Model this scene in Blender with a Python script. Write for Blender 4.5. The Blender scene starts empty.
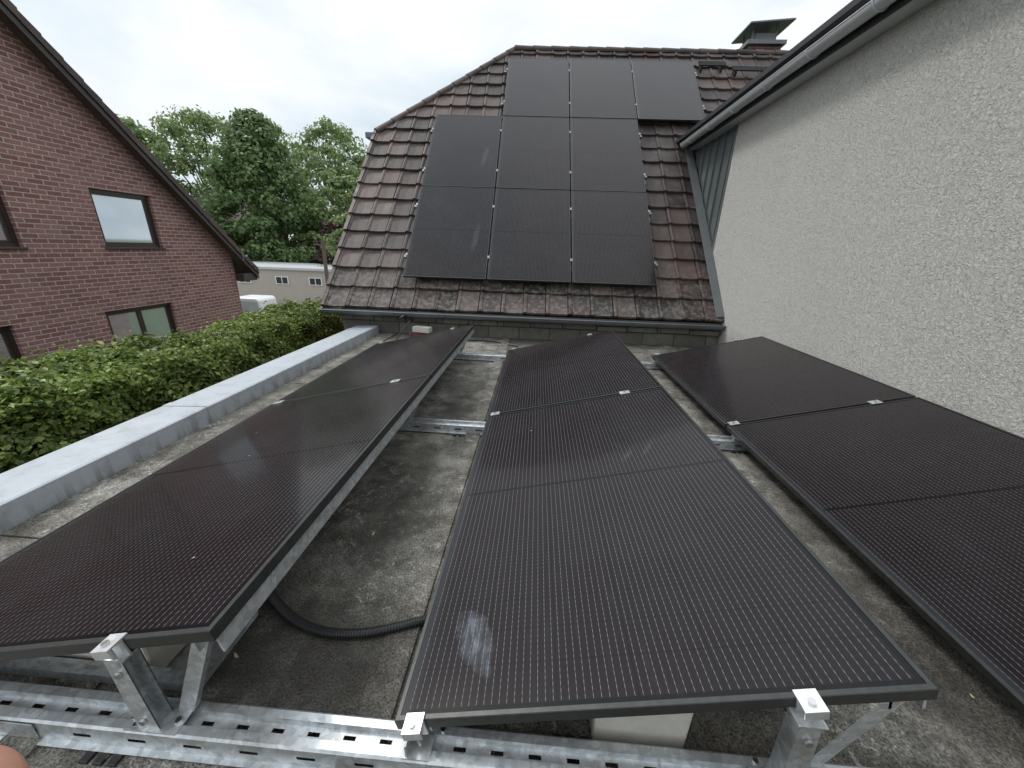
import bpy, bmesh, math, random
import numpy as np
from mathutils import Vector, Matrix, noise
random.seed(7); rng=np.random.default_rng(7)
S=bpy.context.scene
COL=S.collection
# ------------------------------------------------------------------ helpers
class MB:
    def __init__(s): s.v=[];s.f=[];s.m=[]
    def poly(s,pts,m=0):
        n=len(s.v); s.v+= [tuple(p) for p in pts]; s.f.append(tuple(range(n,n+len(pts)))); s.m.append(m)
    def box(s,a,b,m=0,M=None):
        x0,y0,z0=a;x1,y1,z1=b
        P=[(x0,y0,z0),(x1,y0,z0),(x1,y1,z0),(x0,y1,z0),(x0,y0,z1),(x1,y0,z1),(x1,y1,z1),(x0,y1,z1)]
        if M is not None:P=[tuple(M@Vector(p)) for p in P]
        n=len(s.v);s.v+=P
        for q in [(0,3,2,1),(4,5,6,7),(0,1,5,4),(1,2,6,5),(2,3,7,6),(3,0,4,7)]:
            s.f.append(tuple(n+i for i in q));s.m.append(m)
    def prism(s,prof,axis,a,b,m=0,M=None,closed=True,caps=True):
        def mk(p,t):
            if axis=='x':r=(t,p[0],p[1])
            elif axis=='y':r=(p[0],t,p[1])
            else:r=(p[0],p[1],t)
            return tuple(M@Vector(r)) if M is not None else r
        n=len(s.v);k=len(prof)
        s.v+=[mk(p,a) for p in prof]+[mk(p,b) for p in prof]
        for i in range(k if closed else k-1):
            j=(i+1)%k
            s.f.append((n+i,n+j,n+k+j,n+k+i));s.m.append(m)
        if closed and caps:
            s.f.append(tuple(n+i for i in range(k))[::-1]);s.m.append(m)
            s.f.append(tuple(n+k+i for i in range(k)));s.m.append(m)
    def tube(s,pts,rad,n=10,m=0,cap=True):
        pts=[Vector(p) for p in pts];base=len(s.v);k=len(pts)
        if not hasattr(rad,'__len__'):rad=[rad]*k
        up=None
        for i,p in enumerate(pts):
            t=(pts[min(i+1,k-1)]-pts[max(i-1,0)]).normalized()
            if up is None:
                up=Vector((0,0,1)) if abs(t.z)<.9 else Vector((1,0,0))
            a=(up-t*up.dot(t)).normalized();b=t.cross(a);up=a
            for q in range(n):
                w=2*math.pi*q/n
                s.v.append(tuple(p+(a*math.cos(w)+b*math.sin(w))*rad[i]))
        for i in range(k-1):
            for q in range(n):
                r=(q+1)%n
                s.f.append((base+i*n+q,base+i*n+r,base+(i+1)*n+r,base+(i+1)*n+q));s.m.append(m)
        if cap:
            s.f.append(tuple(base+q for q in range(n))[::-1]);s.m.append(m)
            s.f.append(tuple(base+(k-1)*n+q for q in range(n)));s.m.append(m)
    def slotted(s,o,d,w,length,width,pitch,sl,sw,m=0):
        o=Vector(o);d=Vector(d).normalized();w=Vector(w).normalized()
        P=lambda a,b:tuple(o+d*a+w*b)
        lo=(width-sw)/2;hi=lo+sw
        s.poly([P(0,0),P(length,0),P(length,lo),P(0,lo)],m);s.poly([P(0,hi),P(length,hi),P(length,width),P(0,width)],m)
        x=0
        while x<length-1e-6:
            e=min(x+pitch-sl,length)
            s.poly([P(x,lo),P(e,lo),P(e,hi),P(x,hi)],m)
            x+=pitch
    def obj(s,name,mats,parent=None,smooth=False,bevel=0,M=None):
        me=bpy.data.meshes.new(name);me.from_pydata(s.v,[],s.f)
        for mt in mats:me.materials.append(mt)
        me.polygons.foreach_set('material_index',s.m)
        if smooth:me.polygons.foreach_set('use_smooth',[True]*len(s.f))
        me.update()
        o=bpy.data.objects.new(name,me);COL.objects.link(o)
        if parent:o.parent=parent
        if M is not None:o.matrix_world=M
        if bevel:
            b=o.modifiers.new('bevel','BEVEL');b.width=bevel;b.segments=2;b.limit_method='ANGLE';b.harden_normals=False
        return o
def empty(name):
    o=bpy.data.objects.new(name,None);COL.objects.link(o);o.empty_display_size=.2;return o

class Mat:
    def __init__(s,name,col=(.5,.5,.5),rough=.6,metal=0,spec=.5):
        s.m=bpy.data.materials.new(name);s.m.use_nodes=True;s.t=s.m.node_tree;s.n=s.t.nodes;s.l=s.t.links
        s.b=s.n['Principled BSDF'];s.b.inputs['Base Color'].default_value=(*col,1);s.b.inputs['Roughness'].default_value=rough
        s.b.inputs['Metallic'].default_value=metal;s.b.inputs['Specular IOR Level'].default_value=spec
        s._c=None
    def add(s,t,**k):
        n=s.n.new(t)
        for a,b in k.items():setattr(n,a,b)
        return n
    def set(s,sock,v):
        if isinstance(v,bpy.types.NodeSocket):s.l.new(v,sock)
        else:sock.default_value=v
    def coord(s):
        if s._c is None:s._c=s.add('ShaderNodeTexCoord')
        return s._c.outputs['Object']
    def mapping(s,scale=(1,1,1),vec=None,rot=(0,0,0)):
        m=s.add('ShaderNodeMapping');s.l.new(vec or s.coord(),m.inputs[0]);m.inputs['Scale'].default_value=scale;m.inputs['Rotation'].default_value=rot
        return m.outputs[0]
    def noise(s,scale,detail=4,rough=.55,vec=None,dist=0):
        n=s.add('ShaderNodeTexNoise');s.l.new(vec or s.coord(),n.inputs['Vector']);n.inputs['Scale'].default_value=scale
        n.inputs['Detail'].default_value=detail;n.inputs['Roughness'].default_value=rough;n.inputs['Distortion'].default_value=dist
        return n.outputs['Fac']
    def vor(s,scale,out='Distance',vec=None):
        n=s.add('ShaderNodeTexVoronoi');s.l.new(vec or s.coord(),n.inputs['Vector']);n.inputs['Scale'].default_value=scale
        return n.outputs[out]
    def ramp(s,fac,stops,interp='LINEAR'):
        r=s.add('ShaderNodeValToRGB');s.l.new(fac,r.inputs[0]);e=r.color_ramp.elements;r.color_ramp.interpolation=interp
        while len(e)<len(stops):e.new(.5)
        for i,(p,c) in enumerate(stops):
            e[i].position=p;e[i].color=(*c,1) if hasattr(c,'__len__') else (c,c,c,1)
        return r.outputs[0]
    def math(s,op,a,b=0,c=None):
        n=s.add('ShaderNodeMath',operation=op);s.set(n.inputs[0],a);s.set(n.inputs[1],b)
        if c is not None:s.set(n.inputs[2],c)
        return n.outputs[0]
    def mix(s,fac,a,b,mode='MIX'):
        n=s.add('ShaderNodeMix',data_type='RGBA',blend_type=mode);s.set(n.inputs[0],fac)
        for k,v in ((6,a),(7,b)):
            if isinstance(v,tuple) and len(v)==3:v=(*v,1)
            s.set(n.inputs[k],v)
        return n.outputs[2]
    def base(s,v):s.l.new(v,s.b.inputs['Base Color'])
    def rough(s,v):s.l.new(v,s.b.inputs['Roughness'])
    def bump(s,h,strength=.3,dist=.01):
        n=s.add('ShaderNodeBump');n.inputs['Strength'].default_value=strength;n.inputs['Distance'].default_value=dist
        s.l.new(h,n.inputs['Height']);s.l.new(n.outputs[0],s.b.inputs['Normal'])
    def sep(s,vec=None):
        n=s.add('ShaderNodeSeparateXYZ');s.l.new(vec or s.coord(),n.inputs[0]);return n.outputs
    def island(s):return s.add('ShaderNodeNewGeometry').outputs['Random Per Island']

# ------------------------------------------------------------------ materials
PW,PL,PG=1.134,1.722,.02
def panel_glass(name,smear=None):
    M=Mat(name,(.01,.01,.012),.1,0,.16)
    x,y,z=M.sep()
    mg=.021;cw=(PW-2*mg)/6;bb=cw/10;ch=(PL-2*mg-.016)/18
    xx=M.math('SUBTRACT',x,mg)
    fb=M.math('FRACT',M.math('DIVIDE',xx,bb))
    line=M.math('LESS_THAN',M.math('ABSOLUTE',M.math('SUBTRACT',fb,.5)),.027)
    yc=M.math('ABSOLUTE',M.math('SUBTRACT',y,PL/2))
    ycell=M.math('SUBTRACT',yc,.008)
    inside=M.math('MULTIPLY',M.math('GREATER_THAN',ycell,0),M.math('LESS_THAN',ycell,ch*9-.001))
    inx=M.math('MULTIPLY',M.math('GREATER_THAN',xx,0),M.math('LESS_THAN',xx,cw*6))
    inside=M.math('MULTIPLY',inside,inx)
    fy=M.math('FRACT',M.math('DIVIDE',ycell,ch));fx=M.math('FRACT',M.math('DIVIDE',xx,cw))
    gap=M.math('MAXIMUM',M.math('GREATER_THAN',M.math('ABSOLUTE',M.math('SUBTRACT',fy,.5)),.488),M.math('GREATER_THAN',M.math('ABSOLUTE',M.math('SUBTRACT',fx,.5)),.493))
    cell=M.math('MULTIPLY',inside,M.math('SUBTRACT',1,gap))
    pad=M.math('LESS_THAN',M.math('FRACT',M.math('MULTIPLY',ycell,1/.0152)),.5)
    bar=M.math('MULTIPLY',M.math('MULTIPLY',line,inside),M.math('ADD',M.math('MULTIPLY',pad,.6),.4))
    island=M.add('ShaderNodeObjectInfo').outputs['Random']
    cellcol=M.mix(M.noise(3.,2),(.0068,.0048,.0060),(.0110,.0080,.0096))
    c=M.mix(cell,(.002,.002,.0025),cellcol)
    c=M.mix(bar,c,(.235,.215,.21))
    off=M.add('ShaderNodeVectorMath',operation='ADD');M.l.new(M.coord(),off.inputs[0])
    cx=M.add('ShaderNodeCombineXYZ');M.l.new(M.math('MULTIPLY',island,37.),cx.inputs[0]);M.l.new(M.math('MULTIPLY',island,11.),cx.inputs[1]);M.l.new(cx.outputs[0],off.inputs[1])
    v=off.outputs[0]
    dust=M.noise(2.2,4,.6,v,.6)
    d=M.math('ADD',M.math('MULTIPLY',M.ramp(dust,[(.42,0),(.75,1)]),.010),.0005)
    st=M.noise(3.0,4,.6,M.mapping((9,1.3,1),v,(0,0,.5)),.4)
    d=M.math('ADD',d,M.math('MULTIPLY',M.ramp(st,[(.60,0),(.74,1)]),.018))
    d=M.math('ADD',d,M.math('MULTIPLY',M.ramp(x,[(.012,1),(.045,0)]),.06))
    if smear:
        for (sx,sy,rx,ry,ang,amt) in smear:
            dx=M.math('SUBTRACT',x,sx);dy=M.math('SUBTRACT',y,sy);ca,sa=math.cos(ang),math.sin(ang)
            a=M.math('DIVIDE',M.math('ADD',M.math('MULTIPLY',dx,ca),M.math('MULTIPLY',dy,sa)),rx)
            b=M.math('DIVIDE',M.math('SUBTRACT',M.math('MULTIPLY',dy,ca),M.math('MULTIPLY',dx,sa)),ry)
            r=M.math('ADD',M.math('MULTIPLY',a,a),M.math('MULTIPLY',b,b))
            r=M.math('ADD',r,M.math('MULTIPLY',M.math('SUBTRACT',M.noise(22,4,.6,v),.5),1.8))
            k=M.ramp(r,[(.0,1),(1.1,0)])
            sn=M.ramp(M.noise(13,5,.7,M.mapping((4.5,.8,1),rot=(0,0,-ang)),.5),[(.40,0),(.66,1)])
            d=M.math('ADD',d,M.math('MULTIPLY',M.math('MULTIPLY',k,M.math('ADD',M.math('MULTIPLY',sn,.8),.2)),amt))
    c=M.mix(M.math('MINIMUM',d,1),c,(.38,.43,.52))
    M.base(c)
    # prismatic solar glass: broad soft lobe under a clearer one
    M.rough(M.math('ADD',M.math('MULTIPLY',dust,.14),.17))
    M.b.inputs['IOR'].default_value=1.45
    M.b.inputs['Coat Weight'].default_value=.30;M.b.inputs['Coat IOR'].default_value=1.36
    M.l.new(M.math('ADD',M.math('MULTIPLY',dust,.10),M.math('ADD',.035,M.math('MULTIPLY',d,.8))),M.b.inputs['Coat Roughness'])
    return M.m
m_glass=panel_glass('panel_glass')
m_glass_s=panel_glass('panel_glass_smeared',[(.165,.185,.050,.11,.45,.32),(.75,1.0,.02,.07,-.6,.08),(.86,1.05,.015,.08,-.5,.08)])
m_glass_r=panel_glass('panel_glass_smudged',[(.93,.72,.05,.3,-.1,.12)])
M=Mat('panel_frame',(.02,.021,.021),.36,.6);M.base(M.mix(M.noise(40,3),(.03,.031,.030),(.075,.078,.075)));m_frame=M.m
m_back=Mat('panel_backsheet',(.015,.015,.015),.5).m
def galv(name,a=(.46,.49,.50),b=(.68,.71,.73),r=.40):
    M=Mat(name,a,r,.75)
    sp=M.add('ShaderNodeTexVoronoi');M.l.new(M.coord(),sp.inputs['Vector']);sp.inputs['Scale'].default_value=70
    c=M.mix(M.sep(sp.outputs['Color'])[0],a,b);dirt=M.ramp(M.noise(7,5,.7),[(.5,0),(.72,1)])
    c=M.mix(M.math('MULTIPLY',dirt,.5),c,(.22,.20,.17));M.base(c)
    M.rough(M.math('ADD',M.math('MULTIPLY',M.noise(25,3),.25),r-.12));return M.m
m_galv=galv('galvanised_steel');m_alu=galv('aluminium_clamp',(.66,.67,.68),(.78,.79,.80),.34);m_dull=galv('dull_aluminium',(.22,.22,.23),(.32,.32,.33),.5)
m_bolt=Mat('stainless_bolt',(.55,.55,.55),.28,1).m
# bitumen
M=Mat('mineral_bitumen',(.2,.19,.17),.92,0,.25)
gn=M.noise(170,3,.7);g=M.ramp(gn,[(.32,.28),(.5,.92),(.68,1.65)])
big=M.noise(1.1,6,.65,dist=.5);mid=M.noise(6,6,.7)
c=M.ramp(big,[(.30,(.095,.089,.076)),(.44,(.185,.175,.153)),(.56,(.275,.262,.236)),(.75,(.37,.355,.325))])
c=M.mix(M.ramp(mid,[(.38,.9),(.60,0)]),c,(.088,.082,.070))
lich=M.ramp(M.noise(24,4,.75,dist=1.),[(.55,0),(.63,1)]);lm=M.ramp(M.noise(2.3,3),[(.42,0),(.6,1)])
c=M.mix(M.math('MULTIPLY',M.math('MULTIPLY',lich,lm),.6),c,(.50,.50,.45))
x,y,z=M.sep();bn=M.math('MULTIPLY',M.math('SUBTRACT',M.noise(4,6,.75),.5),3.4)
def blob(cx,cy,rx,ry):
    a=M.math('DIVIDE',M.math('SUBTRACT',x,cx),rx);b=M.math('DIVIDE',M.math('SUBTRACT',y,cy),ry)
    r=M.math('ADD',M.math('ADD',M.math('MULTIPLY',a,a),M.math('MULTIPLY',b,b)),bn)
    return M.ramp(r,[(.0,1),(1.2,0)])
wet=blob(-.62,.74,.60,.26)
for q in ((-.62,1.45,.16,.6),(-.58,2.7,.18,.5),(1.2,.9,.16,.5),(-.9,3.9,.5,.2),(.3,.50,.9,.12)):wet=M.math('MAXIMUM',wet,blob(*q))
c=M.mix(M.math('MULTIPLY',wet,.78),c,(.038,.034,.029))
c=M.mix(1.,c,g,'MULTIPLY');M.base(c)
M.rough(M.math('SUBTRACT',.95,M.math('MULTIPLY',wet,.5)))
h=M.math('ADD',gn,M.math('MULTIPLY',mid,1.8));M.bump(h,.8,.009);m_bit=M.m
# stucco
M=Mat('rough_stucco',(.5,.49,.46),.95,0,.2)
n1=M.noise(42,4,.68,None,1.4);n2=M.noise(.6,4,.6)
c=M.mix(n2,(.57,.56,.53),(.67,.66,.63))
c=M.mix(M.ramp(n1,[(.34,.85),(.5,0)]),c,(.38,.37,.35))
stn=M.ramp(M.noise(1.2,4,.6,M.mapping((1,3,.5))),[(.55,0),(.8,.3)]);c=M.mix(stn,c,(.45,.45,.42))
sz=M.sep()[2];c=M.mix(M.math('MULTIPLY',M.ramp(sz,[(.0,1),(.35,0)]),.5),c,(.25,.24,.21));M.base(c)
M.bump(n1,1.,.022);m_stucco=M.m
def bricks(name,c1,c2,mort,bw=.24,rh=.083,axis='yz'):
    M=Mat(name,c1,.9,0,.2);x,y,z=M.sep();v=M.add('ShaderNodeCombineXYZ')
    M.l.new({'y':y,'x':x}[axis[0]],v.inputs[0]);M.l.new(z,v.inputs[1])
    b=M.add('ShaderNodeTexBrick');M.l.new(v.outputs[0],b.inputs['Vector']);b.inputs['Scale'].default_value=1
    b.inputs['Brick Width'].default_value=bw;b.inputs['Row Height'].default_value=rh;b.inputs['Mortar Size'].default_value=.009;b.inputs['Mortar Smooth'].default_value=.2
    b.inputs['Color1'].default_value=(*c1,1);b.inputs['Color2'].default_value=(*c2,1);b.inputs['Mortar'].default_value=(*mort,1);b.inputs['Bias'].default_value=-.1
    c=M.mix(M.ramp(M.noise(1.1,4),[(.3,.0),(.8,.35)]),b.outputs['Color'],(.17,.12,.12))
    c=M.mix(1.,c,M.ramp(M.noise(30,3),[(.2,.7),(.8,1.25)]),'MULTIPLY')
    M.base(c);M.bump(M.math('SUBTRACT',1,b.outputs['Fac']),.7,.012);return M.m
m_brick=bricks('red_brick',(.200,.095,.086),(.31,.170,.155),(.44,.38,.36))
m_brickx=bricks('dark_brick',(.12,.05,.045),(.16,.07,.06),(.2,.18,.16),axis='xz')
# roof tiles
M=Mat('roof_tile',(.1,.07,.065),.75,0,.28)
r=M.island()
c=M.ramp(r,[(0,(.026,.020,.020)),(.35,(.044,.033,.032)),(.7,(.064,.047,.044)),(1,(.105,.075,.066))])
n=M.noise(4,5,.7);c=M.mix(M.ramp(n,[(.45,0),(.72,.65)]),c,(.125,.115,.108))
c=M.mix(M.ramp(M.noise(1.1,3),[(.48,0),(.72,.6)]),c,(.090,.056,.048))
x,y,z=M.sep()
low=M.math('MULTIPLY',M.ramp(M.math('MULTIPLY',z,.5),[(.25,1),(.6,0)]),M.ramp(M.noise(16,5,.7),[(.48,0),(.58,1)]))
c=M.mix(M.math('MULTIPLY',low,.5),c,(.20,.19,.165))
M.base(c);M.rough(M.math('ADD',M.math('MULTIPLY',n,.5),.32));M.bump(M.noise(45,3),.25,.004);m_tile=M.m
M=Mat('zinc_grey',(.30,.33,.36),.45,.5);M.base(M.mix(M.noise(3,5,.7),(.26,.29,.32),(.40,.43,.46)));m_zinc=M.m
M=Mat('weathered_gutter_zinc',(.15,.16,.17),.5,.4);M.base(M.mix(M.noise(3,5,.7),(.10,.11,.115),(.2,.21,.22)));m_zincd=M.m
M=Mat('coping_metal',(.42,.45,.48),.42,.25);c=M.mix(M.noise(2,4,.6),(.35,.39,.43),(.46,.49,.53));c=M.mix(M.ramp(M.noise(9,6,.75),[(.5,0),(.75,.65)]),c,(.24,.24,.22))
x,y,z=M.sep();c=M.mix(M.math('MULTIPLY',M.ramp(M.noise(5,5,.7,M.mapping((1,3,.2))),[(.48,0),(.6,1)]),M.ramp(z,[(.02,.6),(.115,0)])),c,(.16,.16,.14));M.base(c);M.rough(M.math('ADD',.3,M.math('MULTIPLY',M.noise(7,4),.3)));m_cop=M.m
M=Mat('dark_cladding',(.12,.14,.15),.5,.3);M.base(M.mix(M.noise(2,4),(.10,.12,.125),(.17,.185,.19)));m_clad=M.m
M=Mat('gutter_white_grey',(.5,.52,.54),.45,.2);M.base(M.mix(M.noise(3,5,.7),(.42,.44,.46),(.6,.62,.64)));m_gut=M.m
m_dark=Mat('dark_fascia',(.022,.022,.025),.6).m
M=Mat('brown_fascia',(.045,.03,.027),.6);M.base(M.mix(M.noise(5,4),(.03,.022,.022),(.065,.05,.048)));m_fascia=M.m
m_rubber=Mat('black_plastic',(.018,.018,.019),.36).m
M=Mat('concrete_block',(.42,.41,.37),.95);c=M.mix(M.noise(18,5,.7),(.36,.35,.31),(.60,.58,.53));M.base(c);M.bump(M.noise(120,3),.4,.004);m_conc=M.m
M=Mat('mossy_blockwork',(.1,.1,.09),.95);b=M.add('ShaderNodeTexBrick');v=M.add('ShaderNodeCombineXYZ');x,y,z=M.sep();M.l.new(x,v.inputs[0]);M.l.new(z,v.inputs[1]);M.l.new(v.outputs[0],b.inputs['Vector'])
b.inputs['Scale'].default_value=1;b.inputs['Brick Width'].default_value=.42;b.inputs['Row Height'].default_value=.17;b.inputs['Mortar Size'].default_value=.008
b.inputs['Color1'].default_value=(.12,.115,.10,1);b.inputs['Color2'].default_value=(.19,.18,.16,1);b.inputs['Mortar'].default_value=(.05,.05,.045,1)
M.base(M.mix(M.ramp(M.noise(6,5,.7),[(.4,0),(.7,.7)]),b.outputs['Color'],(.07,.07,.055)));M.bump(M.noise(60,4),.4,.006);m_block=M.m
M=Mat('window_glass',(.40,.46,.50),.04,.75);M.base(M.mix(M.noise(1.2,2),(.42,.48,.52),(.66,.72,.76)));m_win=M.m
m_winframe=Mat('dark_brown_window_frame',(.035,.024,.02),.4).m
def leafmat(name,stops,tr=.3):
    M=Mat(name,(.08,.14,.03),.45,0,.4);c=M.ramp(M.island(),stops)
    c=M.mix(1.,c,M.ramp(M.noise(1.3,2),[(.3,.65),(.7,1.25)]),'MULTIPLY');M.base(c)
    t=M.add('ShaderNodeBsdfTranslucent');M.l.new(c,t.inputs[0]);mx=M.add('ShaderNodeMixShader');mx.inputs[0].default_value=tr
    M.l.new(M.b.outputs[0],mx.inputs[1]);M.l.new(t.outputs[0],mx.inputs[2]);M.l.new(mx.outputs[0],M.n['Material Output'].inputs[0]);return M.m
m_hedge=leafmat('hedge_leaves',[(0,(.055,.09,.022)),(.4,(.125,.185,.038)),(.8,(.21,.28,.065)),(1,(.38,.43,.14))],.35)
m_tree=leafmat('tree_leaves',[(0,(.10,.165,.065)),(.6,(.155,.235,.09)),(1,(.21,.29,.11))],.4)
m_tree2=leafmat('light_tree_leaves',[(0,(.16,.235,.10)),(.6,(.23,.315,.13)),(1,(.31,.39,.16))],.42)
m_purple=leafmat('purple_leaves',[(0,(.05,.02,.03)),(1,(.12,.05,.065))])
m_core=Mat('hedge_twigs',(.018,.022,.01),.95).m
M=Mat('bark',(.12,.09,.07),.95);M.base(M.mix(M.noise(8,4,.6,M.mapping((4,4,.6))),(.07,.055,.04),(.17,.14,.11)));m_bark=M.m
M=Mat('grass_ground',(.06,.09,.03),.95);M.base(M.mix(M.noise(.3,5,.7),(.045,.075,.025),(.10,.12,.05)));m_ground=M.m
M=Mat('paving',(.2,.19,.18),.9);M.base(M.mix(M.noise(3,5,.7),(.16,.155,.145),(.26,.25,.23)));m_pave=M.m
M=Mat('beige_render',(.42,.38,.33),.9);M.base(M.mix(M.noise(2,5,.7),(.36,.33,.29),(.48,.44,.39)));m_beige=M.m
m_white=Mat('white_paint',(.70,.72,.73),.35).m
M=Mat('skin',(.50,.27,.19),.5,0,.4);M.base(M.mix(M.noise(60,4),(.46,.23,.165),(.56,.31,.23)));M.b.inputs['Subsurface Weight'].default_value=.15;M.b.inputs['Subsurface Radius'].default_value=(.01,.004,.002);M.bump(M.noise(900,3),.15,.0005);m_skin=M.m
m_sleeve=Mat('sleeve_cloth',(.04,.05,.08),.9).m

# ------------------------------------------------------------------ ground
mb=MB();mb.poly([(-400,-400,-2.9),(400,-400,-2.9),(400,400,-2.9),(-400,400,-2.9)]);mb.obj('ground',[m_ground])
mb=MB();mb.poly([(-30,13.5,-2.896),(-2.0,14.5,-2.896),(-2.0,24.9,-2.896),(-30,24.9,-2.896)]);mb.obj('paved_yard',[m_pave])

# ------------------------------------------------------------------ flat roof garage
gar=empty('flat_roof_garage')
mb=MB();mb.box((-2.40,-2,-2.9),(2.478,5.14,-.012));mb.obj('walls',[m_brickx],gar)
mb=MB()
nx,ny=50,80
for j in range(ny+1):
    for i in range(nx+1):
        X=-2.16+(2.478+2.16)*i/nx;Y=-2+(5.15+2)*j/ny
        mb.v.append((X,Y,.006*noise.noise(Vector((X*1.3,Y*1.3,0)))))
for j in range(ny):
    for i in range(nx):
        a=j*(nx+1)+i;mb.f.append((a,a+1,a+nx+2,a+nx+1));mb.m.append(0)
mb.obj('roof_membrane',[m_bit],gar,smooth=True)
mb=MB()
y=-1.7
for k in range(8):
    mb.box((-2.135,y,-.006),(-1.93+.02*random.random(),y+.93,.012+.003*(k%2)));y+=.935
for xx in (-1.25,-.42,.75,1.75):
    mb.box((xx,-2,-.008),(xx+.10,5.13,.0105))
mb.obj('membrane_laps',[m_bit],gar,bevel=.003)
mb=MB()
prof=[(-2.46,-.12),(-2.455,.112),(-2.15,.128),(-2.142,.122),(-2.138,-.01),(-2.16,-.01),(-2.165,.09),(-2.44,.09),(-2.445,-.12)]
ys=[-2,-.35,2.2,4.75,5.03]
for a,b in zip(ys[:-1],ys[1:]): mb.prism(prof,'y',a+.0015,b-.0015)
for yy in ys[1:-1]:
    mb.prism([(-2.463,-.1),(-2.458,.1155),(-2.149,.1315),(-2.1385,.125),(-2.135,0),(-2.137,0),(-2.1405,.124),(-2.15,.1295),(-2.457,.1135),(-2.461,-.1)],'y',yy-.03,yy+.03)
mb.obj('parapet_coping',[m_cop],gar)

# ------------------------------------------------------------------ tiled house
hs=empty('tiled_roof_house')
E=Vector((-2.863,5.029,.375));yw=.0226;sl=.8216
U=Vector((math.cos(yw),math.sin(yw),0));V=Vector((-math.sin(yw)*math.cos(sl),math.cos(yw)*math.cos(sl),math.sin(sl)));N=U.cross(V)
RM=Matrix((( U.x,V.x,N.x,E.x),(U.y,V.y,N.y,E.y),(U.z,V.z,N.z,E.z),(0,0,0,1)))
VR=6.19;VH=3.60;UH=2.28
bm=bmesh.new()
tw,te=.3,.335
rows=19;cols=30
for r in range(rows):
    for c in range(cols):
        u0=c*tw;v0=r*te-.03
        if v0+te*.5>VH and u0+tw<(v0-VH)*UH/(VR-VH)-.1:continue
        ju=random.uniform(-.004,.004);jz=random.uniform(-.003,.006);jr=random.uniform(-.007,.007)
        prof=[(0.003,-.004),(.008,.012),(.028,.018),(.050,.013),(.062,.002),(.17,-.003),(.27,.001),(.295,.002)]
        L0=te+.05
        fr=[bm.verts.new((u0+ju+p[0],v0+jr,p[1]+.038+jz-.032)) for p in prof]
        tp=[bm.verts.new((u0+ju+p[0],v0+jr+.006,p[1]+.038+jz)) for p in prof]
        bk=[bm.verts.new((u0+ju+p[0],v0+L0,p[1]*.9-.002+jz)) for p in prof]
        for i in range(7):
            bm.faces.new((fr[i],fr[i+1],tp[i+1],tp[i]));bm.faces.new((tp[i],tp[i+1],bk[i+1],bk[i]))
        bm.faces.new((fr[0],tp[0],bk[0]));bm.faces.new((fr[-1],bk[-1],tp[-1]))
geom=bm.verts[:]+bm.edges[:]+bm.faces[:]
d=Vector((UH,VR-VH,0)).normalized();nrm=Vector((-d.y,d.x,0))
bmesh.ops.bisect_plane(bm,geom=geom,plane_co=(0,VH,0),plane_no=nrm,clear_outer=True)
geom=bm.verts[:]+bm.edges[:]+bm.faces[:]
bmesh.ops.bisect_plane(bm,geom=geom,plane_co=(0,VR,0),plane_no=(0,1,0),clear_outer=True)
for v in bm.verts:v.co=RM@v.co
me=bpy.data.meshes.new('roof_tiles');bm.to_mesh(me);bm.free();me.materials.append(m_tile)
o=bpy.data.objects.new('roof_tiles',me);COL.objects.link(o);o.parent=hs
P=lambda u,v,n=0:RM@Vector((u,v,n))
mb=MB()
mb.poly([P(0,0,-.04),P(9,0,-.04),P(9,VR,-.04),P(UH,VR,-.04),P(0,VH,-.04)])
rg=P(UH,VR,-.02);rgr=P(9,VR,-.02)
back=lambda p:Vector((p.x,2*rg.y-p.y,p.z))
mb.poly([rg,rgr,back(P(9,0,-.02)),back(P(0,0,-.02)),back(P(0,VH,-.02))],1)
mb.poly([P(0,VH,-.02),rg,back(P(0,VH,-.02))],1)
mb.obj('roof_deck',[m_dark,m_tile],hs)
mb=MB()
x=-2.72;yl=5.19;yr=2*rg.y-yl;zt=lambda y:.375+(min(y,2*rg.y-y)-5.03)*1.075-.12
mb.poly([(x,yl,-2.9),(x,yr,-2.9),(x,yr,zt(yr)),(x,2*rg.y-7.45,zt(7.45)),(x,7.45,zt(7.45)),(x,yl,zt(yl))])
mb.obj('gable_wall',[m_brick],hs)
mb=MB();mb.box((-2.719,5.19,-2.9),(2.47,5.40,.02));mb.box((-2.719,yr-.2,-2.9),(6,yr,.3));mb.obj('front_wall',[m_brickx],hs)
mb=MB();mb.box((-2.70,5.145,-.02),(2.472,5.30,.335));mb.obj('upstand_blockwork',[m_block],hs,bevel=.006)
mb=MB();xx=-2.68
while xx<2.35:
    w=min(random.uniform(.38,.46),2.46-xx);hh=random.uniform(-.008,.008)
    mb.box((xx,5.105+hh,.18+hh*.5),(xx+w-.012,5.144,.245+hh));xx+=w
mb.obj('upstand_edge_stones',[m_block],hs,bevel=.008)
mb=MB()
for k in range(11):
    v0=k*te-.03
    q=[P(-.035,v0,-.13),P(-.035,v0,.06),P(.02,v0,.065),P(.02,v0,.03),P(-.01,v0,.02),P(-.01,v0,-.13)]
    q2=[P(-.035,v0+te,-.15),P(-.035,v0+te,.03),P(.02,v0+te,.035),P(.02,v0+te,.0),P(-.01,v0+te,-.01),P(-.01,v0+te,-.15)]
    n=len(mb.v);mb.v+=[tuple(p) for p in q+q2]
    for i in range(6):
        j=(i+1)%6;mb.f.append((n+i,n+j,n+6+j,n+6+i));mb.m.append(0)
    mb.f.append(tuple(n+i for i in range(6)));mb.m.append(0);mb.f.append(tuple(n+6+i for i in range(6)));mb.m.append(0)
mb.obj('verge_tiles',[m_tile],hs)
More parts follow.
